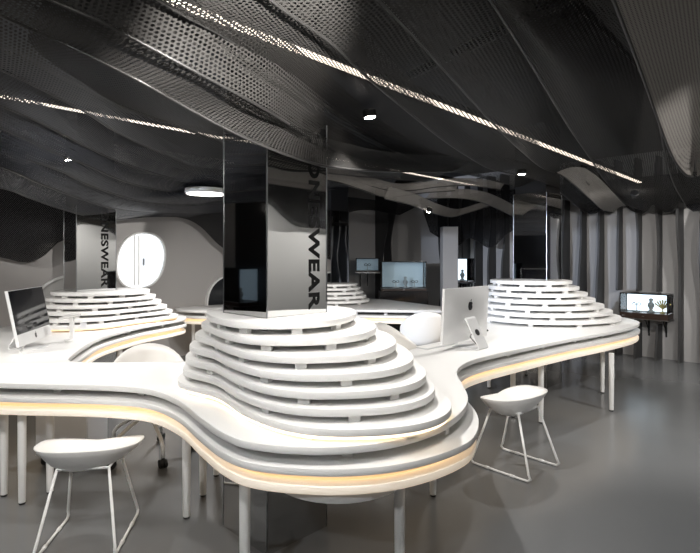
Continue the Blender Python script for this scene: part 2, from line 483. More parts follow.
back_out = closed_spline([(-2.45, 7.28), (-2.1, 7.05), (-1.4, 7.0), (-0.6, 7.12), (0.1, 7.15), (0.7, 7.08), (1.25, 7.05), (1.45, 7.25), (1.3, 7.7), (0.95, 8.3), (0.5, 8.95), (-0.1, 9.15),
                          (-0.8, 8.95), (-1.3, 8.3), (-1.9, 7.95), (-2.38, 7.62)], 8)
root_back = empty('wavy_counter', (-0.4, 8.0, 0), 'white wavy counter across the back, seen behind the nearest column and the far office chair', 'counter')
counter(back_out, [C4], root_back, [(-2.2, 7.3), (-2.05, 7.5), (-1.2, 7.3), (0.35, 7.4), (0.5, 7.35), (0.9, 7.9), (-0.5, 8.9)], 22, [])

# ------------------------------------------------------------------ tiered stands round the columns
def blend(a, b, f): return [Vector(p).lerp(Vector(q), f) for p, q in zip(a, b)]
def tiers(label, col, top, bottom, fr, z_base, pitch, thick, led, nsp=9):
    root = empty('tiered_stand', (col[0], col[1], z_base), label, 'display stand', 'tiered display stands')
    n = len(fr); hs = [square(col, HOLE)]
    for k, f in enumerate(fr):                       # k = 0 is the top tier
        zt = z_base + pitch * (n - k)
        o = closed_spline(blend(top, bottom, f), 8)
        slab('tier', o, zt - thick, zt, M_white, root, hs, 0.004)
        ins = offset(o, -0.05); ins = resample(ins, nsp, True)
        sh = 3 * k
        full = resample(offset(o, -0.045), nsp * 6, True)
        for i in range(nsp):
            j = (i * 6 + sh) % len(full)
            p = full[j]; t = full[(j + 1) % len(full)] - full[j - 1]
            bm = bmesh.new(); box(bm, (p.x, p.y, zt - thick - (pitch - thick) / 2), (0.05, 0.03, pitch - thick), math.atan2(t.y, t.x))
            from_bm('spacer', bm, M_white, root)
        if k == n - 1 and led:
            ring_strip('led_strip', o, 0.012, 0.012, zt - thick - 0.014, zt - thick - 0.002, led, root)
    return root
top1 = [(.035, 2.86, 0), (-.02, 2.62, 0), (-.13, 2.47, 0), (-.31, 2.395, 0), (-.50, 2.42, 0), (-.62, 2.53, 0), (-.74, 2.72, 0), (-.80, 2.95, 0), (-.74, 3.2, 0), (-.5, 3.32, 0), (-.2, 3.27, 0), (-.02, 3.1, 0)]
bot1 = [(.42, 2.55, 0), (.375, 2.29, 0), (.20, 2.125, 0), (-.08, 2.075, 0), (-.29, 2.14, 0), (-.48, 2.32, 0), (-.67, 2.60, 0), (-.92, 2.84, 0), (-.92, 3.2, 0), (-.55, 3.50, 0), (.0, 3.45, 0), (.33, 3.02, 0)]
# bottom outline carries a soft S on its left-hand front
tiers('large white seven-tier stand round the nearest column in the foreground', C1, top1, bot1, [0, .27, .52, .72, .86, .95, 1.12], 0.74, 0.062, 0.033, M_glow2, 10)
def oval_pts(cx, cy, a, b, wob=0.0, ph=0.0, n=12):
    return [(cx + a * math.cos(t) * (1 + wob * math.cos(3 * t + ph)), cy + b * math.sin(t) * (1 + wob * math.cos(3 * t + ph)), 0) for t in [2 * PI * k / n for k in range(n)]]
tiers('white six-tier stand round the lettered column on the left, behind the desktop computer', C2, oval_pts(-2.69, 5.63, .50, .43, .0, 0, 10), [(-2.0, 6.0, 0), (-2.17, 6.25, 0), (-2.5, 6.38, 0), (-3.0, 6.25, 0), (-3.33, 5.95, 0), (-3.38, 5.5, 0), (-3.2, 5.12, 0), (-2.8, 5.02, 0), (-2.45, 5.2, 0), (-2.25, 5.6, 0)], [0, .2, .4, .6, .8, 1.0], 0.74, 0.062, 0.036, M_glow)
tiers('white seven-tier stand round the column on the right', C3, oval_pts(2.10, 6.08, .45, .45, .03, 2), oval_pts(2.26, 6.05, .80, .72, .03, 0.5), [0, .15, .32, .48, .66, .83, 1.0], 0.74, 0.066, 0.037, None)
tiers('small white five-tier stand on the back counter, farthest away', C4, oval_pts(-.30, 8.42, .42, .40), oval_pts(-.30, 8.3, .60, .62, .03, 1), [0, .25, .5, .75, 1.0], 0.74, 0.060, 0.034, None)

# ------------------------------------------------------------------ stools
def stool_meshes():
    """lip towards +x, seat around z = .47"""
    bm = bmesh.new(); NU, NV = 40, 10
    def rim(a):
        c, q = math.cos(a), math.sin(a)
        rr = (abs(c) ** 2.6 + abs(q) ** 2.6) ** (-1 / 2.6)
        x = 0.262 * c * rr
        y = (0.165 if q > 0 else 0.185) * q * rr - (0.035 * (1 - abs(c)) ** 1.2 if q > 0 else 0.0) + 0.02 * abs(c)
        z = 0.468 + 0.050 * max(0, -q) ** 1.5 + 0.030 * abs(c) ** 2.5
        return Vector((x, y, z))
    c0 = Vector((-0.01, 0, 0.425))
    def layer(dz, sh):
        rows = []
        for j in range(NV + 1):
            f = j / NV; row = []
            for i in range(NU):
                r = rim(2 * PI * i / NU); p = c0.lerp(r, f)
                lip = max(0, math.sin(2 * PI * i / NU))
                p.z = c0.z + (r.z - c0.z) * (f ** (2.2 - 0.8 * lip))
                row.append(Vector((p.x * sh, p.y * sh, p.z + dz * (1 - f ** 3 * 0.85))))
            rows.append(row)
        return rows
    up = layer(0, 1.0); dn = layer(-0.045, 1.0)
    for j in range(NV + 1):                       # belly under the shell, deeper at the back
        f = j / NV
        for i in range(NU):
            a = 2 * PI * i / NU
            dn[j][i].z -= 0.030 * math.sin(PI * f) * (0.6 - 0.4 * math.cos(a))
    vu = [[bm.verts.new(p) for p in row] for row in up]; vd = [[bm.verts.new(p) for p in row] for row in dn]
    for j in range(NV):
        for i in range(NU):
            k = (i + 1) % NU
            bm.faces.new((vu[j][i], vu[j][k], vu[j + 1][k], vu[j + 1][i])); bm.faces.new((vd[j][k], vd[j][i], vd[j + 1][i], vd[j + 1][k]))
    for i in range(NU):
        k = (i + 1) % NU; bm.faces.new((vu[NV][i], vu[NV][k], vd[NV][k], vd[NV][i]))
    bmesh.ops.remove_doubles(bm, verts=bm.verts, dist=1e-5)
    seat = bm
    sleds = []
    for q in (-1, 1):
        b = bmesh.new(); x0 = 0.125 * q; x1 = 0.185 * q
        path = [(x0, -0.10, 0.40), (x1, -0.205, 0.05), (x1 * 1.01, -0.217, 0.025), (x1 * 1.01, -0.20, 0.010), (x1 * 1.01, -0.16, 0.0085),
                (x1 * 1.01, 0.16, 0.0085), (x1 * 1.01, 0.20, 0.010), (x1 * 1.01, 0.217, 0.025), (x1, 0.205, 0.05), (x0, 0.10, 0.40)]
        tube(b, path, 0.0075, 8); sleds.append(b)
    b = bmesh.new()
    ring = [(-0.125, -0.10, 0.40), (0.125, -0.10, 0.40), (0.125, 0.10, 0.40), (-0.125, 0.10, 0.40)]
    tube(b, [(0, -0.10, 0.40)] + [ring[1], ring[2], ring[3], ring[0]] + [(0, -0.10, 0.40)], 0.0075, 8)
    g = []
    for q in (-1, 1):
        for y in (-0.09, 0.09):
            e = bmesh.new(); tube(e, [(0.187 * q, y - 0.015, 0.0085), (0.187 * q, y + 0.015, 0.0085)], 0.0105, 8); g.append((q, e))
    return seat, sleds, b, g
sb, sl, fb, gb = stool_meshes()
st0 = empty('sled_stool', (0, 0, 0), 'white moulded stool with a bent sled base in the lower left foreground', 'stool', 'white sled-base stools')
from_bm('seat', sb, M_shell, st0, False, True)
sleg = [from_bm('sled_leg', b, M_whitem, st0, False, True) for b in sl]
from_bm('seat_frame', fb, M_whitem, st0, False, True)
for q, e in gb: from_bm('floor_glide', e, M_whitem, sleg[0 if q < 0 else 1], False, True)
def copy_tree(o, label):
    c = o.copy(); COL.objects.link(c); c['label'] = label
    for ch in list(o.children):
        d = ch.copy(); COL.objects.link(d); d.parent = c; d.matrix_parent_inverse = Matrix.Identity(4)
        for g in list(ch.children):
            e = g.copy(); COL.objects.link(e); e.parent = d
    return c
def place(o, x, y, rz, s=1.0): o.location = (x, y, 0); o.rotation_euler.z = rz
st1 = copy_tree(st0, 'white moulded stool with a sled base on the open floor right of the foreground stand')
st2 = copy_tree(st0, 'white stool partly hidden by the office chair at the back counter')
place(st0, -1.37, 2.74, math.radians(8)); place(st1, 1.165, 3.68, math.radians(42)); st1.scale = (1.05, 1.05, 1.03); place(st2, 0.66, 6.75, math.radians(10))

# ------------------------------------------------------------------ office chairs (white tub shell, star base, castors)
def chair_shell():
    bm = bmesh.new(); NU, NV = 32, 12
    rows = []
    for th in (0.0, 0.012):
        lay = []
        for j in range(NV + 1):
            f = j / NV; row = []
            for i in range(NU):
                a = 2 * PI * i / NU; c, s = math.cos(a), math.sin(a)     # back at -x, open front at +x
                back = 0.5 - 0.5 * c
                top = 0.44 + 0.04 + 0.36 * (back ** 1.1)
                r = 0.25 - th
                g = min(1, f / 0.55); h = max(0, (f - 0.55) / 0.45)
                rad = r * math.sin(g * PI / 2) * (1 + 0.07 * h * back)
                z = 0.44 + th + 0.05 * g ** 4 + (top - 0.49) * h
                row.append((rad * c * 0.98, rad * s * 1.05, z))
            lay.append(row)
        rows.append(lay)
    V = [[[bm.verts.new(p) for p in row] for row in lay] for lay in rows]
    for l in (0, 1):
        for j in range(NV):
            for i in range(NU):
                k = (i + 1) % NU; bm.faces.new((V[l][j][i], V[l][j][k], V[l][j + 1][k], V[l][j + 1][i]))
    for i in range(NU):
        k = (i + 1) % NU; bm.faces.new((V[0][NV][i], V[0][NV][k], V[1][NV][k], V[1][NV][i]))
    bmesh.ops.remove_doubles(bm, verts=bm.verts, dist=1e-5)
    return bm
def office_chair(label):
    r = empty('office_chair', (0, 0, 0), label, 'chair', 'white office chairs on castors')
    from_bm('shell', chair_shell(), M_shell, r, False, True)
    b = bmesh.new(); lathe(b, [(0.05, 0.30), (0.05, 0.34), (0.03, 0.345), (0.03, 0.425), (0.10, 0.43), (0.10, 0.445)], seg=16)
    autosmooth(from_bm('pedestal', b, M_whitem, r, False))
    for k in range(5):
        a = 2 * PI * k / 5 + 0.3; c, s = math.cos(a), math.sin(a)
        b = bmesh.new(); tube(b, [(0.035 * c, 0.035 * s, 0.325), (0.16 * c, 0.16 * s, 0.27), (0.27 * c, 0.27 * s, 0.20), (0.30 * c, 0.30 * s, 0.16), (0.305 * c, 0.305 * s, 0.075)], 0.014, 10)
        leg = from_bm('base_leg', b, M_whitem, r, False, True)
        b = bmesh.new()
        for off in (-0.014, 0.014):
            o = Vector((0.305 * c - off * s, 0.305 * s + off * c, 0.032)); ax = Vector((-s, c, 0))
            tube(b, [o - ax * 0.010, o + ax * 0.010], 0.032, 16)
        box(b, (0.305 * c, 0.305 * s, 0.055), (0.03, 0.012, 0.045), a)
        from_bm('castor', b, M_rubber, leg, False)
    return r
ch0 = office_chair('white tub office chair on castors tucked into the bend of the counter on the left')
ch1 = copy_tree(ch0, 'white tub office chair behind the desktop computer on the right, low back rim showing')
ch2 = copy_tree(ch0, 'white office chair drawn up to the back counter, its outer shell turned to the viewer')
place(ch0, -1.50, 3.87, math.radians(-68)); ch0.scale = (1, 1, 0.93); place(ch1, 0.50, 4.83, math.radians(-20)); place(ch2, 0.86, 6.15, math.radians(95))

# ------------------------------------------------------------------ desktop computers
def apple(size):
    def pt(a):
        c, s = math.cos(a), math.sin(a)
        r = 0.46 + 0.035 * math.cos(2 * a) * -1
        x, y = r * c, r * s * 1.05
        if s > 0: y -= 0.10 * math.exp(-(x / 0.13) ** 2)
        else: y += 0.06 * math.exp(-(x / 0.12) ** 2); x *= 1 - 0.18 * (s * s)
        return x, y
    body = []
    for i in range(64):
        x, y = pt(2 * PI * i / 64)
        dx, dy = x - 0.52, y - 0.06
        d = math.hypot(dx, dy)
        if d < 0.2: x, y = 0.52 + dx / d * 0.2 - 0.0, 0.06 + dy / d * 0.2
        body.append((x * size, y * size))
    leaf = []
    for i in range(24):
        t = 2 * PI * i / 24; u = 0.16 * math.cos(t); w = 0.065 * math.sin(t) * (1 - 0.0)
        leaf.append(((0.10 + (u - w) * 0.6) * size, (0.60 + (u + w) * 0.75) * size))
    return body, leaf
def computer(name_label, loc, rz, tilt, dark_side):
    """screen faces local -y ; local x runs along its width"""
    r = empty('desktop_computer', loc, name_label, 'computer', None, rz)
    W, H, T = 0.65, 0.43, 0.022; zb = 0.055
    rot = Matrix.Translation((0, 0, zb)) @ Matrix.Rotation(-tilt, 4, 'X')
    b = bmesh.new()
    # shell with a bulging back
    nx, nz = 20, 14; front = []; back = []
    for j in range(nz + 1):
        fr_, bk_ = [], []
        for i in range(nx + 1):
            u = i / nx * 2 - 1; w = j / nz * 2 - 1
            x = u * W / 2; z = (w + 1) / 2 * H
            bulge = 0.028 * (1 - abs(u) ** 3) * (1 - abs(w) ** 3)
            fr_.append(b.verts.new((x, -T / 2, z))); bk_.append(b.verts.new((x, T / 2 + bulge, z)))
        front.append(fr_); back.append(bk_)
    for j in range(nz):
        for i in range(nx):
            b.faces.new((front[j][i], front[j][i + 1], front[j + 1][i + 1], front[j + 1][i])); b.faces.new((back[j][i], back[j + 1][i], back[j + 1][i + 1], back[j][i + 1]))
    for i in range(nx):
        b.faces.new((front[0][i], back[0][i], back[0][i + 1], front[0][i + 1])); b.faces.new((front[nz][i], front[nz][i + 1], back[nz][i + 1], back[nz][i]))
    for j in range(nz):
        b.faces.new((front[j][0], front[j + 1][0], back[j + 1][0], back[j][0])); b.faces.new((front[j][nx], back[j][nx], back[j + 1][nx], front[j + 1][nx]))
    bmesh.ops.transform(b, matrix=rot, verts=b.verts)
    cs = autosmooth(from_bm('casing', b, M_aluw, r, False), 0.5)
    b = bmesh.new(); box(b, (0, -T / 2 - 0.001, 0.09 + (H - 0.095) / 2), (W - 0.006, 0.004, H - 0.098)); bmesh.ops.transform(b, matrix=rot, verts=b.verts)
    from_bm('screen', b, M_screen, r, False)
    for face in (-1, 1):
        body, leaf = apple(0.042 if face < 0 else 0.075)
        b = bmesh.new()
        for pl in (body, leaf):
            y0 = (-T / 2 - 0.0005) if face < 0 else (T / 2 + 0.0285)
            zc = 0.045 if face < 0 else H * 0.66
            a1 = [b.verts.new((-x * face * -1 * -1 if face > 0 else x, y0, zc + z)) for x, z in pl]
            a2 = [b.verts.new((v.co.x, y0 + face * 0.0015, v.co.z)) for v in a1]
            b.faces.new(a1); b.faces.new(a2[::-1])
            for i in range(len(a1)): b.faces.new((a1[i], a1[(i + 1) % len(a1)], a2[(i + 1) % len(a1)], a2[i]))
        bmesh.ops.transform(b, matrix=rot, verts=b.verts)
        from_bm('logo', b, M_dark, r, False)
    # stand: sloping plate with a hole, then the foot
    b = bmesh.new(); w = 0.07
    prof = [(0.035, 0.235), (0.050, 0.225), (0.165, 0.020), (0.160, 0.006), (-0.075, 0.004), (-0.075, 0.0), (0.168, 0.0), (0.176, 0.012), (0.060, 0.235), (0.045, 0.25), (0.034, 0.245)]
    va = [b.verts.new((-w, y, z)) for y, z in prof]; vb = [b.verts.new((w, y, z)) for y, z in prof]
    b.faces.new(va); b.faces.new(vb[::-1])
    for i in range(len(prof)): b.faces.new((va[i], va[(i + 1) % len(prof)], vb[(i + 1) % len(prof)], vb[i]))
    from_bm('stand', b, M_aluw, r, False)
    b = bmesh.new(); lathe(b, [(0.026, 0.0), (0.026, 0.006)], seg=20)
    bmesh.ops.transform(b, matrix=Matrix.Translation((0, 0.115, 0.128)) @ Matrix.Rotation(-1.09, 4, 'X'), verts=b.verts)
    from_bm('cable_hole', b, M_dark, r, False)
    b = bmesh.new(); tube(b, open_spline([(0, 0.10, 0.12), (0.0, 0.05, 0.09), (-0.10, 0.06, 0.01), (-0.22, 0.03, 0.006), (-0.30, -0.02, 0.006)], 5), 0.004, 6)
    from_bm('power_cable', b, M_rubber if dark_side else M_whitem, r, False)
    return r
computer('silver desktop computer on the right arm of the counter, its back facing us', (0.935, 4.24, 0.741), math.radians(225), 0.05, True)
computer('desktop computer with a dark screen at the left edge, tilted back on the counter', (-2.54, 4.20, 0.741), math.radians(101), 0.19, False)

def keyboard(label, x, y, rz):
    r = empty('keyboard', (x, y, 0.74), label, 'keyboard', 'keyboards on the counter', rz)
    b = bmesh.new(); box(b, (0, 0, 0.006), (0.42, 0.12, 0.010), 0, 0.003); from_bm('case', b, M_alu, r, False)
    b = bmesh.new()
    for i in range(14):
        for j in range(5):
            box(b, (-0.195 + i * 0.03, -0.044 + j * 0.022, 0.0125), (0.025, 0.018, 0.004))
    from_bm('keys', b, M_whitem, r, False)
    return r
keyboard('white keyboard lying beside the computer whose back faces us, near the tiered stand', 0.72, 4.28, math.radians(45))
def mouse(label, x, y, rz, m):
    bm = bmesh.new(); bmesh.ops.create_uvsphere(bm, u_segments=20, v_segments=12, radius=1)
    for v in bm.verts:
        v.co = Vector((v.co.x * 0.055, v.co.y * 0.03, max(0, v.co.z) * 0.024 + 0.0005))
    o = from_bm('computer_mouse', bm, m, None, False, True); o.location = (x, y, 0.74); o.rotation_euler.z = rz
    tag(o, label, 'mouse')
mouse('small black mouse lying on the counter behind the right-hand computer stand', 1.32, 5.12, 0.6, M_rubber)

# little white stand with arm and tag near the left tower
r = empty('tabletop_stand', (*P(72, 341, 0.74)[:2], 0.74), 'small white post with a tilted head on the counter before the left tower', 'stand')
b = bmesh.new(); lathe(b, [(0.06, 0), (0.06, 0.012), (0.02, 0.016)], seg=20); from_bm('base', b, M_whitem, r, False)
b = bmesh.new(); box(b, (0, 0, 0.11), (0.035, 0.03, 0.20), 0, 0.006); from_bm('post', b, M_whitem, r, False)
b = bmesh.new(); box(b, (-0.01, -0.01, 0.215), (0.17, 0.06, 0.018), 0.3, 0.005, rot=Matrix.Rotation(0.3, 4, 'Z') @ Matrix.Rotation(-0.15, 4, 'Y')); from_bm('head', b, M_whitem, r, False)
b = bmesh.new(); box(b, (0.10, 0.0, 0.13), (0.055, 0.004, 0.06), 0.2); tube(b, [(0.01, 0, 0.13), (0.09, 0, 0.13)], 0.005, 6); from_bm('tag_plate', b, M_ped, r, False)

# white pedestal under the left arm
r = empty('drawer_pedestal', (-2.02, 3.80, 0.0), 'white drawer pedestal under the left arm of the counter', 'cabinet')
b = bmesh.new(); box(b, (0, 0, 0.30), (0.36, 0.30, 0.44), 0, 0.006); from_bm('body', b, M_ped, r, False)
b = bmesh.new(); box(b, (0, -0.158, 0.30), (0.355, 0.014, 0.435), 0, 0.003); from_bm('drawer', b, M_ped, r, False)
for sx in (-1, 1):
    for sy in (-1, 1):
        b = bmesh.new(); tube(b, [(0.14 * sx - 0.012, 0.11 * sy, 0.04), (0.14 * sx + 0.012, 0.11 * sy, 0.04)], 0.04, 14); from_bm('castor', b, M_rubber, r, False)

# ------------------------------------------------------------------ glass display cases
def case(label, loc, rz, W, D, z0, zg, z1, back, shelf_items, brackets=True, group='glass display cases on the walls'):
    """front faces local -y, back against local y = 0"""
    r = empty('display_case', (loc[0], loc[1], z0), label, 'display case', group, rz)
    h0 = zg - z0; h1 = z1 - z0
    b = bmesh.new(); box(b, (0, -D / 2, h0 / 2), (W, D, h0), 0, 0.004); from_bm('base_box', b, M_wood, r, False)
    b = bmesh.new(); box(b, (0, -0.006, (h0 + h1) / 2), (W - 0.03, 0.008, h1 - h0 - 0.02)); from_bm('back_panel', b, back, r, False)
    fr = bmesh.new(); t = 0.014
    for sx in (-1, 1):
        for y in (-t / 2, -D + t / 2): box(fr, (sx * (W / 2 - t / 2), y, (h0 + h1) / 2), (t, t, h1 - h0))
        box(fr, (sx * (W / 2 - t / 2), -D / 2, h1 - t / 2), (t, D, t))
    for y in (-t / 2, -D + t / 2): box(fr, (0, y, h1 - t / 2), (W, t, t))
    from_bm('frame', fr, M_blackg, r, False)
    g = bmesh.new()
    box(g, (0, -D + t / 2, (h0 + h1) / 2), (W - 2 * t, 0.004, h1 - h0 - t)); from_bm('front_glass', g, M_glass, r, False)
    for sx in (-1, 1):
        g = bmesh.new(); box(g, (sx * (W / 2 - t / 2), -D / 2, (h0 + h1) / 2), (0.004, D - 2 * t, h1 - h0 - t)); from_bm('side_glass', g, M_glass, r, False)
    g = bmesh.new(); box(g, (0, -D / 2, h1 - 0.004), (W - 2 * t, D - 2 * t, 0.004)); from_bm('top_glass', g, M_glass, r, False)
    g = bmesh.new(); box(g, (0, -D - 0.003, h0 / 2), (0.03, 0.006, 0.012)); from_bm('lock', g, M_trimm, r, False)
    if brackets:
        for f in (-0.30, 0.0, 0.36):
            g = bmesh.new(); box(g, (f * W, -0.012, -0.13), (0.022, 0.02, 0.26)); box(g, (f * W, -D * 0.38, -0.012), (0.022, D * 0.75, 0.022))
            tube(g, [(f * W, -D * 0.6, -0.02), (f * W, -0.02, -0.18)], 0.007, 6)
            from_bm('bracket', g, M_black, r, False)
        g = bmesh.new(); box(g, (0, -D / 2, 0.003), (W + 0.02, D + 0.03, 0.012)); from_bm('shelf_edge', g, M_trimm, r, False)
    # contents stand in the case: things of their own
    m = Matrix.Translation((loc[0], loc[1], 0)) @ Matrix.Rotation(rz, 4, 'Z')
    for (kind, fx, fy, lab) in shelf_items:
        p = m @ Vector((fx * W, -D * fy, zg + 0.001)); item(kind, p, rz, lab)
    return r
def item(kind, p, rz, lab):
    if kind == 'spectacles':
        r = empty('spectacle_stand', p, lab, 'eyewear display', 'eyewear in the display cases', rz)
        b = bmesh.new(); box(b, (0, 0, 0.01), (0.10, 0.06, 0.02), 0, 0.003); from_bm('plinth', b, M_trinket, r, False)
        b = bmesh.new(); tube(b, [(0, 0, 0.02), (0, 0, 0.11)], 0.006, 8); from_bm('post', b, M_trinket, r, False)
        b = bmesh.new()
        for s in (-1, 1):
            tube(b, [(s * 0.032 + 0.025 * math.cos(a), -0.012, 0.115 + 0.02 * math.sin(a)) for a in [2 * PI * k / 14 for k in range(15)]], 0.004, 6)
            tube(b, [(s * 0.058, -0.012, 0.12), (s * 0.062, 0.09, 0.122), (s * 0.06, 0.115, 0.105)], 0.003, 6)
        tube(b, [(-0.008, -0.012, 0.12), (0.008, -0.012, 0.12)], 0.004, 6)
        from_bm('spectacles', b, M_blackg, r, False)
    elif kind == 'bust':
        r = empty('display_figure', p, lab, 'ornament', None, rz)
        b = bmesh.new(); lathe(b, [(0.05, 0), (0.05, 0.02), (0.02, 0.04), (0.03, 0.07), (0.045, 0.10), (0.04, 0.13), (0.02, 0.15), (0.022, 0.17), (0.03, 0.19), (0.015, 0.205)], seg=16); from_bm('figure', b, M_trinket, r, False, True)
    elif kind == 'fan':
        r = empty('display_ornament', p, lab, 'ornament', None, rz)
        b = bmesh.new(); lathe(b, [(0.035, 0), (0.03, 0.02), (0.008, 0.03), (0.008, 0.06)], seg=14); from_bm('foot', b, M_gold, r, False)
        b = bmesh.new()
        for k in range(7):
            a = PI * (0.2 + 0.6 * k / 6); tube(b, [(0, 0, 0.06), (0.12 * math.cos(a), 0, 0.06 + 0.13 * math.sin(a))], 0.006, 6, r2=0.012)
        from_bm('rays', b, M_gold, r, False)
    elif kind == 'hoop':
        r = empty('display_ornament', p, lab, 'ornament', None, rz)
        b = bmesh.new(); lathe(b, [(0.07, 0), (0.06, 0.03), (0.02, 0.05), (0.02, 0.12)], seg=14); from_bm('foot', b, M_ped, r, False)
        b = bmesh.new(); tube(b, [(0.08 * math.cos(a), 0, 0.20 + 0.09 * math.sin(a)) for a in [2 * PI * k / 20 for k in range(21)]], 0.012, 8); from_bm('hoop', b, M_ped, r, False)
# right wall case
mid = (Vector((3.96, 7.62, 0)) + Vector((4.39, 7.2, 0))) / 2
mid = mid - NR * 0.30
case('lit glass showcase on brackets on the finned right wall', (mid.x, mid.y), math.radians(-45), 0.62, 0.30, 0.575, 0.665, 0.945, M_caseback,
     [('spectacles', -0.20, 0.5, 'spectacles on a post at the left in the right wall showcase'), ('bust', 0.10, 0.5, 'small grey figure in the middle of the right wall showcase'), ('fan', 0.34, 0.5, 'yellow fan ornament at the right in the right wall showcase')])
# big case at the back
kb = 9.25
case('tall bluish glass showcase standing behind the back counter', (0.54 + 0.42, kb + 0.36), 0.0, 0.80, 0.36, 0.86, 0.90, 1.385, M_caseback2,
     [('spectacles', -0.16, 0.5, 'spectacles on a post in the tall bluish showcase at the back'), ('bust', 0.05, 0.55, 'small grey figure in the tall bluish showcase at the back'), ('spectacles', 0.27, 0.4, 'second spectacles on a post, at the right in the tall bluish showcase')], False)
# cabinet carrying it
r = empty('dark_cabinet', (0.96, kb + 0.18, 0), 'dark cabinet standing beneath the tall bluish showcase', 'cabinet')
b = bmesh.new(); box(b, (0.96, kb + 0.18, 0.43), (0.86, 0.40, 0.855), 0, 0.004); from_bm('body', b, M_blackg, r)
for s in (-1, 1):
    b = bmesh.new(); box(b, (0.96 + s * 0.212, kb - 0.027, 0.44), (0.41, 0.014, 0.80), 0, 0.002); d = from_bm('door', b, M_blackg, r)
    b = bmesh.new(); tube(b, [(0.96 + s * 0.03, kb - 0.045, 0.40), (0.96 + s * 0.03, kb - 0.045, 0.55)], 0.006, 8); from_bm('handle', b, M_trimm, d)
# small case to its left
case('small lit glass showcase on brackets at the back, left of the tall bluish one', (0.33, 9.9), 0.0, 0.44, 0.24, 1.165, 1.20, 1.44, M_caseback2,
     [('spectacles', 0.0, 0.5, 'spectacles on a post in the small back showcase')])
# case right of the pillar
case('small lit glass showcase beside the pillar at the back, before the bright oval light', (2.12, 9.5), math.radians(-45), 0.36, 0.24, 1.00, 1.03, 1.44, M_caseback,
     [('bust', 0.0, 0.5, 'small grey figure in the showcase beside the pillar')])
# case on the dark wall at the left
case('glass showcase on the dark finned wall left of the camera, seen in the nearest column', (-5.85 + 0.0, 3.78), math.radians(135), 0.75, 0.34, 0.74, 0.80, 1.30, M_caseback2,
     [('hoop', 0.12, 0.45, 'white hoop ornament in the showcase on the dark left wall'), ('bust', -0.2, 0.5, 'small grey figure in the showcase on the dark left wall')])

# pillar at the back corner
bm = bmesh.new(); box(bm, (1.78, 9.35, 1.0), (0.27, 0.27, 2.0), math.radians(0), 0.004)
tag(from_bm('wall_pillar', bm, M_wallr), kind='structure')

# ------------------------------------------------------------------ ceiling: perforated wavy sheets
def sheet(label, A, B, m=None, sag=0.05, ripple=0.015, lip=True, n=70, mm=14, zoff=0.0, freq=2.2):
    """ruled wavy sheet between two space curves (lists of world points)"""
    m = m or M_perf
    a = resample(open_spline(A, 10), n); b_ = resample(open_spline(B, 10), n)
    bm = bmesh.new(); uvl = bm.loops.layers.uv.new('UVMap')
    g = []; U = []; L = 0.0; ph = random.uniform(0, 6)
    for i in range(n):
        if i: L += ((a[i] - a[i - 1]).length + (b_[i] - b_[i - 1]).length) / 2
        w = (b_[i] - a[i]).length
        row = []; ur = []
        for j in range(mm + 1):
            t = j / mm; p = a[i].lerp(b_[i], t)
            p.z -= sag * math.sin(PI * t) + ripple * math.sin(L * freq + ph) * math.sin(PI * t)
            row.append(bm.verts.new(p)); ur.append((L, t * w))
        g.append(row); U.append(ur)
    for i in range(n - 1):
        for j in range(mm):
            f = bm.faces.new((g[i][j], g[i + 1][j], g[i + 1][j + 1], g[i][j + 1]))
            for lp, (ii, jj) in zip(f.loops, ((i, j), (i + 1, j), (i + 1, j + 1), (i, j + 1))): lp[uvl].uv = U[ii][jj]
    root = empty('ceiling_panel', a[n // 2], label, 'ceiling panel', 'perforated ceiling panels')
    me = bpy.data.meshes.new('perforated_sheet'); bm.to_mesh(me); bm.free()
    finish('perforated_sheet', me, m, root, True, True)
    if lip:
        b = bmesh.new(); tube(b, [p + Vector((0, 0, 0.004)) for p in a], 0.007, 6)
        from_bm('folded_edge', b, M_lip, root, True, True)
    return root
def E(*pts): return [P(x, y, z) for x, y, z in pts]
E3 = E((-160, 10, 2.35), (0, 50, 2.35), (55, 75, 2.35), (90, 92, 2.35), (125, 108, 2.33), (180, 128, 2.25), (225, 144, 2.2), (285, 166, 2.2), (350, 176, 2.25), (430, 182, 2.4))
E2 = E((-120, -40, 2.35), (0, 16, 2.33), (60, 43, 2.28), (100, 62, 2.22), (140, 82, 2.16), (186, 108, 2.10), (225, 129, 2.04), (264, 147, 1.985), (300, 160, 1.95), (335, 168.5, 1.95), (390, 172, 2.08), (450, 172, 2.2))
E1 = E((-60, -55, 2.35), (48, 0, 2.30), (95, 20, 2.26), (140, 43, 2.22), (200, 75, 2.16), (265, 110, 2.10), (300, 132, 2.10), (330, 148, 2.12), (370, 164, 2.2), (420, 172, 2.3), (470, 172, 2.38))
E0 = E((60, -70, 2.33), (165, 5, 2.3), (226, 39, 2.3), (280, 75, 2.3), (330, 110, 2.3), (360, 131, 2.3), (400, 154, 2.3), (440, 169, 2.3), (480, 174, 2.35))
Em1 = E((180, -70, 2.33), (280, 8, 2.3), (330, 43, 2.3), (366, 77, 2.3), (410, 114, 2.3), (440, 138, 2.3), (465, 155, 2.3), (490, 169, 2.3), (520, 176, 2.3), (552, 187, 2.28), (585, 213, 2.15))
Em2 = E((300, -80, 2.33), (378, 0, 2.3), (420, 44, 2.3), (460, 88, 2.3), (496, 127, 2.3), (520, 150, 2.3), (542, 168, 2.3), (563, 176, 2.27), (585, 194, 2.22), (604, 211, 2.14))
Em3 = E((430, -80, 2.33), (490, 0, 2.3), (532, 66, 2.3), (556, 106, 2.3), (572, 132, 2.3), (590, 158, 2.28), (606, 182, 2.25), (626, 204, 2.18), (642, 211, 2.13))
Em4 = E((520, -80, 2.45), (570, 0, 2.42), (600, 28, 2.42), (640, 72, 2.42), (656, 110, 2.40), (664, 150, 2.35), (674, 185, 2.25), (690, 212, 2.12))
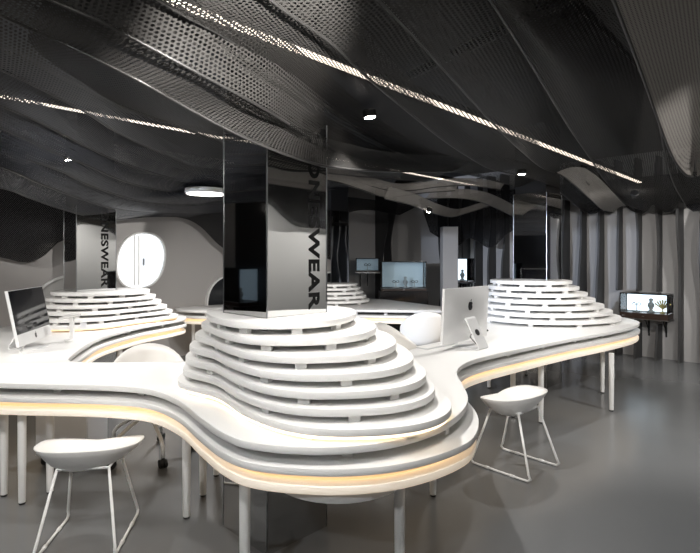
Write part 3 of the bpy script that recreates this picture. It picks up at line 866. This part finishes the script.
Em5 = E((660, -80, 2.5), (690, 0, 2.5), (720, 60, 2.5), (745, 120, 2.45), (760, 160, 2.35), (775, 200, 2.25))
def over(e, dx=0.06, dz=0.13): return [p + Vector((dx, -dx * 0.4, dz)) for p in e]
sheet('perforated ceiling panel with a dark edge just above the dotted light line on the left', E3, over(E2), M_perf)
sheet('perforated ceiling panel whose lower edge sweeps in front of the nearest column', E2, over(E1), M_perf, 0.02)
sheet('bright-lipped perforated ceiling panel crossing the upper left towards the nearest column', E1, over(E0), M_perf, 0.02)
sheet('perforated ceiling panel holding the sparkling spotlight', E0, over(Em1), M_perf, 0.03)
sheet('perforated ceiling panel crossed by the middle of the long light line', Em1, over(Em2), M_perf, 0.03)
sheet('dark perforated ceiling panel right of the spotlight, ending in a pale curl above the wall fins', Em2, over(Em3), M_perf, 0.03)
sheet('dark perforated ceiling panel under the far end of the long light line', Em3, over(Em4, 0.05, 0.05), M_perf, 0.10)
BA = E((560, -120, 2.3), (613, 0, 2.3), (640, 70, 2.28), (655, 112, 2.22), (668, 147, 2.12), (677, 165, 2.06), (686, 175.5, 2.02), (693, 177, 2.02))
BB = E((900, -120, 2.2), (900, 0, 2.2), (860, 60, 2.2), (800, 112, 2.15), (750, 147, 2.10), (725, 162, 2.06), (707, 172, 2.03), (697, 176.5, 2.02))
sheet('large perforated ceiling panel painted pale as if lit, hanging in the upper right corner, ending in a rounded tip', BA, BB, M_perf_lit, -0.12, 0.0)
sheet('dark perforated ceiling panel high in the upper right behind the large pale one', Em4, over(Em5, 0.05, 0.05), M_perf, 0.04)
CA = E((556, 173, 2.27), (568, 180, 2.24), (590, 199, 2.18), (602, 209.5, 2.12), (614, 212.5, 2.10))
CB = E((585, 168, 2.30), (598, 177, 2.27), (609, 188, 2.22), (620, 200, 2.15), (626, 206, 2.11))
sheet('short curled ceiling panel painted pale as if lit, above the finned wall, left of the scalloped edge', CA, CB, M_perf_lit, -0.03, 0.0)
# the left swirl
F0 = E((-150, 10, 2.3), (0, 70, 2.3), (84, 112, 2.3), (112, 130, 2.3), (140, 144, 2.3), (166, 155, 2.3), (190, 165, 2.3), (222, 171, 2.3), (264, 171, 2.3), (330, 166, 2.35), (390, 170, 2.4))
F1 = E((-130, 55, 2.28), (0, 106, 2.25), (40, 123, 2.25), (86, 147, 2.23), (112, 159, 2.22), (140, 169, 2.20), (170, 178, 2.20), (200, 185, 2.2), (230, 185, 2.2), (264, 178, 2.25), (330, 172, 2.3), (400, 178, 2.4))
F2 = E((-130, 75, 2.2), (0, 128, 2.2), (56, 154, 2.16), (88, 166, 2.14), (112, 177, 2.12), (140, 186, 2.12), (180, 193, 2.14), (215, 193, 2.15), (262, 184, 2.2), (330, 180, 2.25), (390, 188, 2.35))
F3 = E((-130, 100, 2.15), (0, 151, 2.1), (60, 171, 2.08), (90, 186, 2.05), (140, 201, 2.03), (185, 205, 2.05), (225, 200, 2.12), (262, 193, 2.2), (330, 190, 2.25))
F4 = E((-120, 130, 2.08), (0, 167, 2.0), (40, 184, 1.98), (80, 199, 1.96), (115, 209, 1.95), (150, 213, 1.97), (190, 214, 2.0), (230, 212, 2.1))
F5 = E((-120, 165, 1.98), (0, 188, 1.92), (26, 197, 1.91), (60, 209, 1.9), (90, 217, 1.9), (115, 220, 1.92), (150, 217, 1.96), (190, 217, 2.0))
F6 = E((-120, 190, 1.9), (0, 208, 1.85), (30, 216, 1.83), (60, 222, 1.83), (85, 224, 1.85), (113, 221, 1.9), (140, 217, 1.95))
def up(e, dz=0.08, k=0.04):
    return [p * (1 - 0) + Vector((k, -k * 0.6, dz)) for p in e]
LBL = ['topmost sweeping perforated panel of the left ceiling swirl, just below the dotted light line', 'second sweeping perforated panel of the left ceiling swirl from its top',
       'third sweeping perforated panel of the left ceiling swirl, with a cool bright patch', 'fourth sweeping perforated panel of the left ceiling swirl', 'fifth sweeping panel of the left ceiling swirl, narrow and dark', 'lowest sweeping panel of the left ceiling swirl above the drooping edge']
fam = [E3, F0, F1, F2, F3, F4, F5, F6]
for i in range(6):
    sheet(LBL[i], fam[i + 1], up(fam[i] if i else [p for p in F0], 0.10 if i else 0.13, 0.04 if i else 0.45), M_perf2, 0.02, 0.01)
# drooping skirt along the back-left wall (smoky lower edge)
def wskirt(label, pts, ztop, m, dep_top=0.0, inward=NB):
    lo = open_spline(pts, 8)
    hi = [p + inward * dep_top for p in lo]
    hi = [Vector((p.x, p.y, ztop)) for p in hi]
    return sheet(label, lo, hi, m, 0.0, 0.0, True, 90, 14)
def onwall_back(x, y, off):          # reading on a plane parallel to the back-left wall, 'off' in front of it
    K = A_BACK_L - off * math.sqrt(2); k = K / (1 - (x - CX) / FPX)
    return Vector(((x - CX) / FPX * k, k, CAM_H - (y - HZ) * k / FPX))
sk = [(-130, 236), (-60, 248), (0, 257), (25, 262.5), (42, 257), (54, 246), (63, 239.5), (78, 243), (96, 237.5), (108, 228), (116, 219), (140, 215.5), (180, 217.5), (200, 226), (222, 247), (250, 262), (280, 250), (320, 226), (360, 210), (400, 215)]
wskirt('smoky perforated panel drooping in a low lobe along the left back wall', [onwall_back(x, y, 0.35) for x, y in sk], 2.5, M_skirt, 0.5)
def onwall_right(x, y, off):
    K = A_BACK_R - off * math.sqrt(2); k = K / (1 + (x - CX) / FPX)
    return Vector(((x - CX) / FPX * k, k, CAM_H - (y - HZ) * k / FPX))
sr = [(430, 232), (455, 246), (470, 238), (490, 248), (505, 236), (530, 218), (552, 204), (566, 197), (580, 208), (592, 214.5), (600, 211), (612, 213), (622, 205), (634, 212), (645, 213), (654, 203), (664, 212), (672, 213), (681, 201), (690, 210), (700, 211), (720, 200), (745, 208), (790, 190), (850, 185), (900, 150)]
wskirt('dark panel with a scalloped edge along the top of the finned right wall', [onwall_right(x, y, 0.38) for x, y in sr], 2.55, M_skirt, 0.35, NR)
# skirt along the pale front-right wall (seen mirrored in the nearest column)
pts = []
for i in range(40):
    s = A_FRONT_L + 0.3 + i * 0.34
    p = xy(s, A_FRONT_R + 0.5); p.z = 2.10 + 0.20 * math.sin(i * 0.55 + 0.6) + 0.06 * math.sin(i * 1.3); pts.append(p)
sheet('wavy-edged panel along the pale wall behind and right of the camera', pts, [Vector((p.x - 0.4, p.y + 0.4, 2.6)) for p in pts], M_skirt, 0.0, 0.0, True, 120, 10)
pts = []
for i in range(24):
    d = A_FRONT_R + 0.4 + i * 0.58
    p = xy(A_FRONT_L + 0.5, d); p.z = 2.15 + 0.18 * math.sin(i * 0.9 + 0.6); pts.append(p)
sheet('wavy-edged panel along the dark finned wall left of the camera', pts, [Vector((p.x + 0.4, p.y + 0.4, 2.6)) for p in pts], M_skirt, 0.0, 0.0, True, 120, 10)
# farther sheets beyond the near ones, over the back counter and the right tower
G1 = E((285, 171, 2.28), (326, 173, 2.28), (345, 177.5, 2.26), (370, 186, 2.24), (392, 191, 2.22), (414, 190.5, 2.22), (440, 187, 2.26), (470, 186, 2.3), (500, 190, 2.3))
G2 = E((285, 176, 2.22), (326, 180, 2.22), (345, 184.5, 2.20), (367, 192, 2.18), (382, 197, 2.16), (400, 196.5, 2.18), (425, 193, 2.22), (455, 191, 2.26))
G3 = E((384, 199, 2.08), (410, 205, 2.08), (432, 213, 2.06), (452, 217, 2.08), (472, 212, 2.14), (490, 206, 2.2))
G4 = E((425, 199, 2.2), (445, 198, 2.2), (462, 198.5, 2.2), (480, 202, 2.18), (500, 210, 2.14), (512, 216, 2.12), (530, 224, 2.1), (545, 236, 2.05))
def ribbon(e, h, k): return [p + Vector((0.03 * k, -0.10 * k, h)) for p in e]
sheet('first ceiling ribbon painted pale as if lit, beyond the nearest column, upper of the long pair', G1, ribbon(G1, 0.075, 1), M_perf_lit, 0.0, 0.004)
sheet('second ceiling ribbon painted pale as if lit, beyond the nearest column, lower of the long pair', G2, ribbon(G2, 0.085, 1), M_perf_lit, 0.0, 0.004)
sheet('narrow ceiling ribbon painted pale as if lit, above the tall bluish showcase', G3, ribbon(G3, 0.11, 1.5), M_perf_lit, 0.0, 0.004)
sheet('arched ceiling ribbon painted pale as if lit, left of the right-hand column', G4, ribbon(G4, 0.09, 2), M_perf_lit, 0.0, 0.004)

# pipes in the ceiling void, upper right
for i, (a, b_) in enumerate((((1.2, 1.9, 2.85), (5.2, 6.9, 2.85)), ((2.2, 1.2, 2.9), (0.4, 4.2, 2.9)))):
    bm = bmesh.new(); tube(bm, [a, b_], 0.035, 12)
    tag(from_bm('ceiling_pipe', bm, M_black, None, False, True), ['black pipe running back under the ceiling in the upper right', 'black pipe crossing under the ceiling in the upper right'][i], 'pipe')

# ------------------------------------------------------------------ ceiling light lines
def led(label, a, b_, w=0.05):
    r = empty('light_line', (a + b_) / 2, label, 'light', 'ceiling light lines')
    d = b_ - a; L = d.length; m_ = (a + b_) / 2; ang = math.atan2(d.y, d.x)
    bm = bmesh.new(); box(bm, (m_.x, m_.y, m_.z + 0.03), (L, w + 0.02, 0.04), ang); from_bm('channel', bm, M_black, r)
    bm = bmesh.new(); box(bm, (m_.x, m_.y, m_.z + 0.006), (L, w, 0.008), ang); from_bm('diffuser', bm, M_led, r)
A_, B_ = P(165, 0, 2.47), P(640, 183, 2.47)
led('long bright light line running across the ceiling from top left to the right wall', A_ + (A_ - B_) * 0.15, B_)
A_, B_ = P(-150, 69.2, 2.47), P(480, 186.8, 2.47)
led('dotted light line across the left half of the ceiling', A_, B_, 0.04)

# ------------------------------------------------------------------ lamps
def spotlamp(label, loc, target, power, size=1.2, blend=0.6, rad=0.03, color=(1, 0.97, 0.93), fs=1.0):
    loc = Vector(loc); d = (Vector(target) - loc).normalized()
    r = empty('spotlight', loc, label, 'light', 'ceiling spotlights')
    rot = d.to_track_quat('-Z', 'Y').to_matrix().to_4x4()
    b = bmesh.new(); lathe(b, [(0.036, 0.0), (0.040, 0.003), (0.040, 0.035), (0.030, 0.042)], seg=20); bmesh.ops.transform(b, matrix=rot @ Matrix.Scale(fs, 4), verts=b.verts)
    from_bm('housing', b, M_black, r, False)
    b = bmesh.new(); lathe(b, [(0.030, -0.006), (0.030, 0.002)], seg=20); bmesh.ops.transform(b, matrix=rot @ Matrix.Scale(fs, 4), verts=b.verts)
    from_bm('lens', b, M_spot, r, False)
    la = bpy.data.lights.new('spot', 'SPOT'); la.energy = power; la.spot_size = size; la.spot_blend = blend; la.shadow_soft_size = rad; la.color = color
    o = bpy.data.objects.new('spot_lamp', la); COL.objects.link(o)
    o.location = loc + d * 0.03; o.rotation_euler = d.to_track_quat('-Z', 'Y').to_euler()
W = 1.0
spotlamp('sparkling spotlight above the middle of the picture', P(370, 117, 2.27) , (0.4, 3.2, 0.0), 75 * W, 2.0)
spotlamp('spotlight at the edge of the panel above the right-hand computer', P(522, 174, 2.22), (1.7, 4.8, 0), 60 * W, 2.2)
spotlamp('tiny spotlight in the left ceiling swirl over the left arm of the counter', P(68, 160, 2.08), (-1.7, 3.5, 0.7), 38, 1.9, fs=0.5)
extra = [((-1.3, -0.4, 2.45), (0.9, 2.7, 0.3), 600, 2.0), ((1.6, 0.6, 2.4), (2.6, 2.8, 0.0), 70, 1.4), ((-2.3, 1.6, 2.15), (-2.3, 3.2, 0.7), 45, 1.7), ((-3.4, 3.0, 1.98), (-2.8, 4.4, 0.7), 75, 2.0),  # first lamp follows the table's floor shadow; the rest are added fill
         ((3.4, 3.4, 2.12), (3.0, 5.4, 0), 130, 2.0), ((-1.2, 5.6, 2.05), (-1.2, 7.0, 0.5), 60, 2.2), ((1.0, 6.6, 2.05), (0.6, 7.6, 0.4), 22, 2.2), ((2.9, 5.3, 2.1), (3.9, 7.3, 0.9), 50, 2.0), ((4.6, 5.6, 2.1), (5.0, 6.9, 0.9), 60, 2.0), ((4.2, 1.6, 2.1), (5.3, 0.9, 1.2), 65, 2.4),
         ((5.5, 3.1, 2.1), (6.6, 2.2, 1.2), 65, 2.4), ((0.25, 0.93, 1.98), (-0.45, 2.12, 2.24), 640, 0.72), ((-0.85, 1.35, 2.24), (-0.9, 2.6, 0.7), 60, 1.9), ((0.45, 1.4, 2.24), (0.2, 2.6, 0.7), 40, 1.9),
         ((2.7, 0.9, 1.9), (2.1, 3.3, 2.12), 170, 0.8), ((-4.2, 2.6, 1.9), (-2.0, 4.2, 2.1), 1100, 0.8)]
XL = ['spotlight behind the camera at the left, aimed at the nearest stand', 'added fill spotlight behind the camera at the right', 'added fill spotlight over the left arm of the counter', 'added fill spotlight over the left-hand computer', 'added fill spotlight over the open floor at the right',
      'added fill spotlight over the left end of the back counter', 'added fill spotlight over the right end of the back counter', 'added fill spotlight washing the finned wall near the showcase', 'added fill spotlight washing the right end of the finned wall', 'added fill spotlight washing the pale wall behind the camera', 'added fill spotlight washing the pale wall right of the camera', 'added fill spotlight just above the view tilted up at the bright-lipped ceiling panel', 'added fill spotlight just above the view over the left of the nearest stand', 'added fill spotlight just above the view over the right of the nearest stand', 'added fill spotlight right of the camera tilted up at the large pale panel', 'cool added fill spotlight at the far left tilted up at the ceiling swirl']
for (l, t, p, sz), lb in zip(extra, XL): spotlamp(lb, l, t, p * W, sz, color=(0.72, 0.82, 1.0) if lb.startswith('cool') else (0.94, 0.97, 1.0) if 'behind the camera at' in lb else (1, 0.97, 0.93))
# oval panel lamp on the left
pl = P(206, 194, 2.12)
r = empty('oval_lamp', pl, 'flat oval lamp glowing white under the ceiling left of the nearest column', 'light')
b = bmesh.new(); lathe(b, [(0.20, 0.0), (0.21, 0.012), (0.21, 0.05)], seg=32); o = from_bm('housing', b, M_rim, r, False)
b = bmesh.new(); lathe(b, [(0.185, -0.006), (0.195, 0.001)], seg=32); from_bm('lens', b, M_pan, r, False)
la = bpy.data.lights.new('oval_lamp_light', 'SPOT'); la.energy = 120; la.spot_size = 2.6; la.spot_blend = 0.8; la.shadow_soft_size = 0.15; la.color = (1, 0.98, 0.96)
o = bpy.data.objects.new('oval_lamp_light', la); COL.objects.link(o); o.location = pl - Vector((0, 0, 0.18))

# ------------------------------------------------------------------ world, camera, view
w = bpy.data.worlds.new('world'); S.world = w; w.use_nodes = True
w.node_tree.nodes['Background'].inputs[0].default_value = (0.6, 0.7, 0.8, 1); w.node_tree.nodes['Background'].inputs[1].default_value = 0.3
cam = bpy.data.cameras.new('camera'); co = bpy.data.objects.new('camera', cam); COL.objects.link(co)
cam.sensor_width = 36.0; cam.lens = FPX / 700 * 36.0; cam.shift_y = (HZ - 276.5) / 700
cam.clip_start = 0.05
co.location = (0, 0, CAM_H); co.rotation_euler = (PI / 2, 0, 0)
S.camera = co
S.view_settings.view_transform = 'Standard'; S.view_settings.look = 'None'; S.view_settings.gamma = 1.0; S.view_settings.use_curve_mapping = False
S.view_settings.exposure = 0.40
S.cycles.transparent_max_bounces = 24
S.cycles.max_bounces = 10
S.cycles.sample_clamp_indirect = 6.0
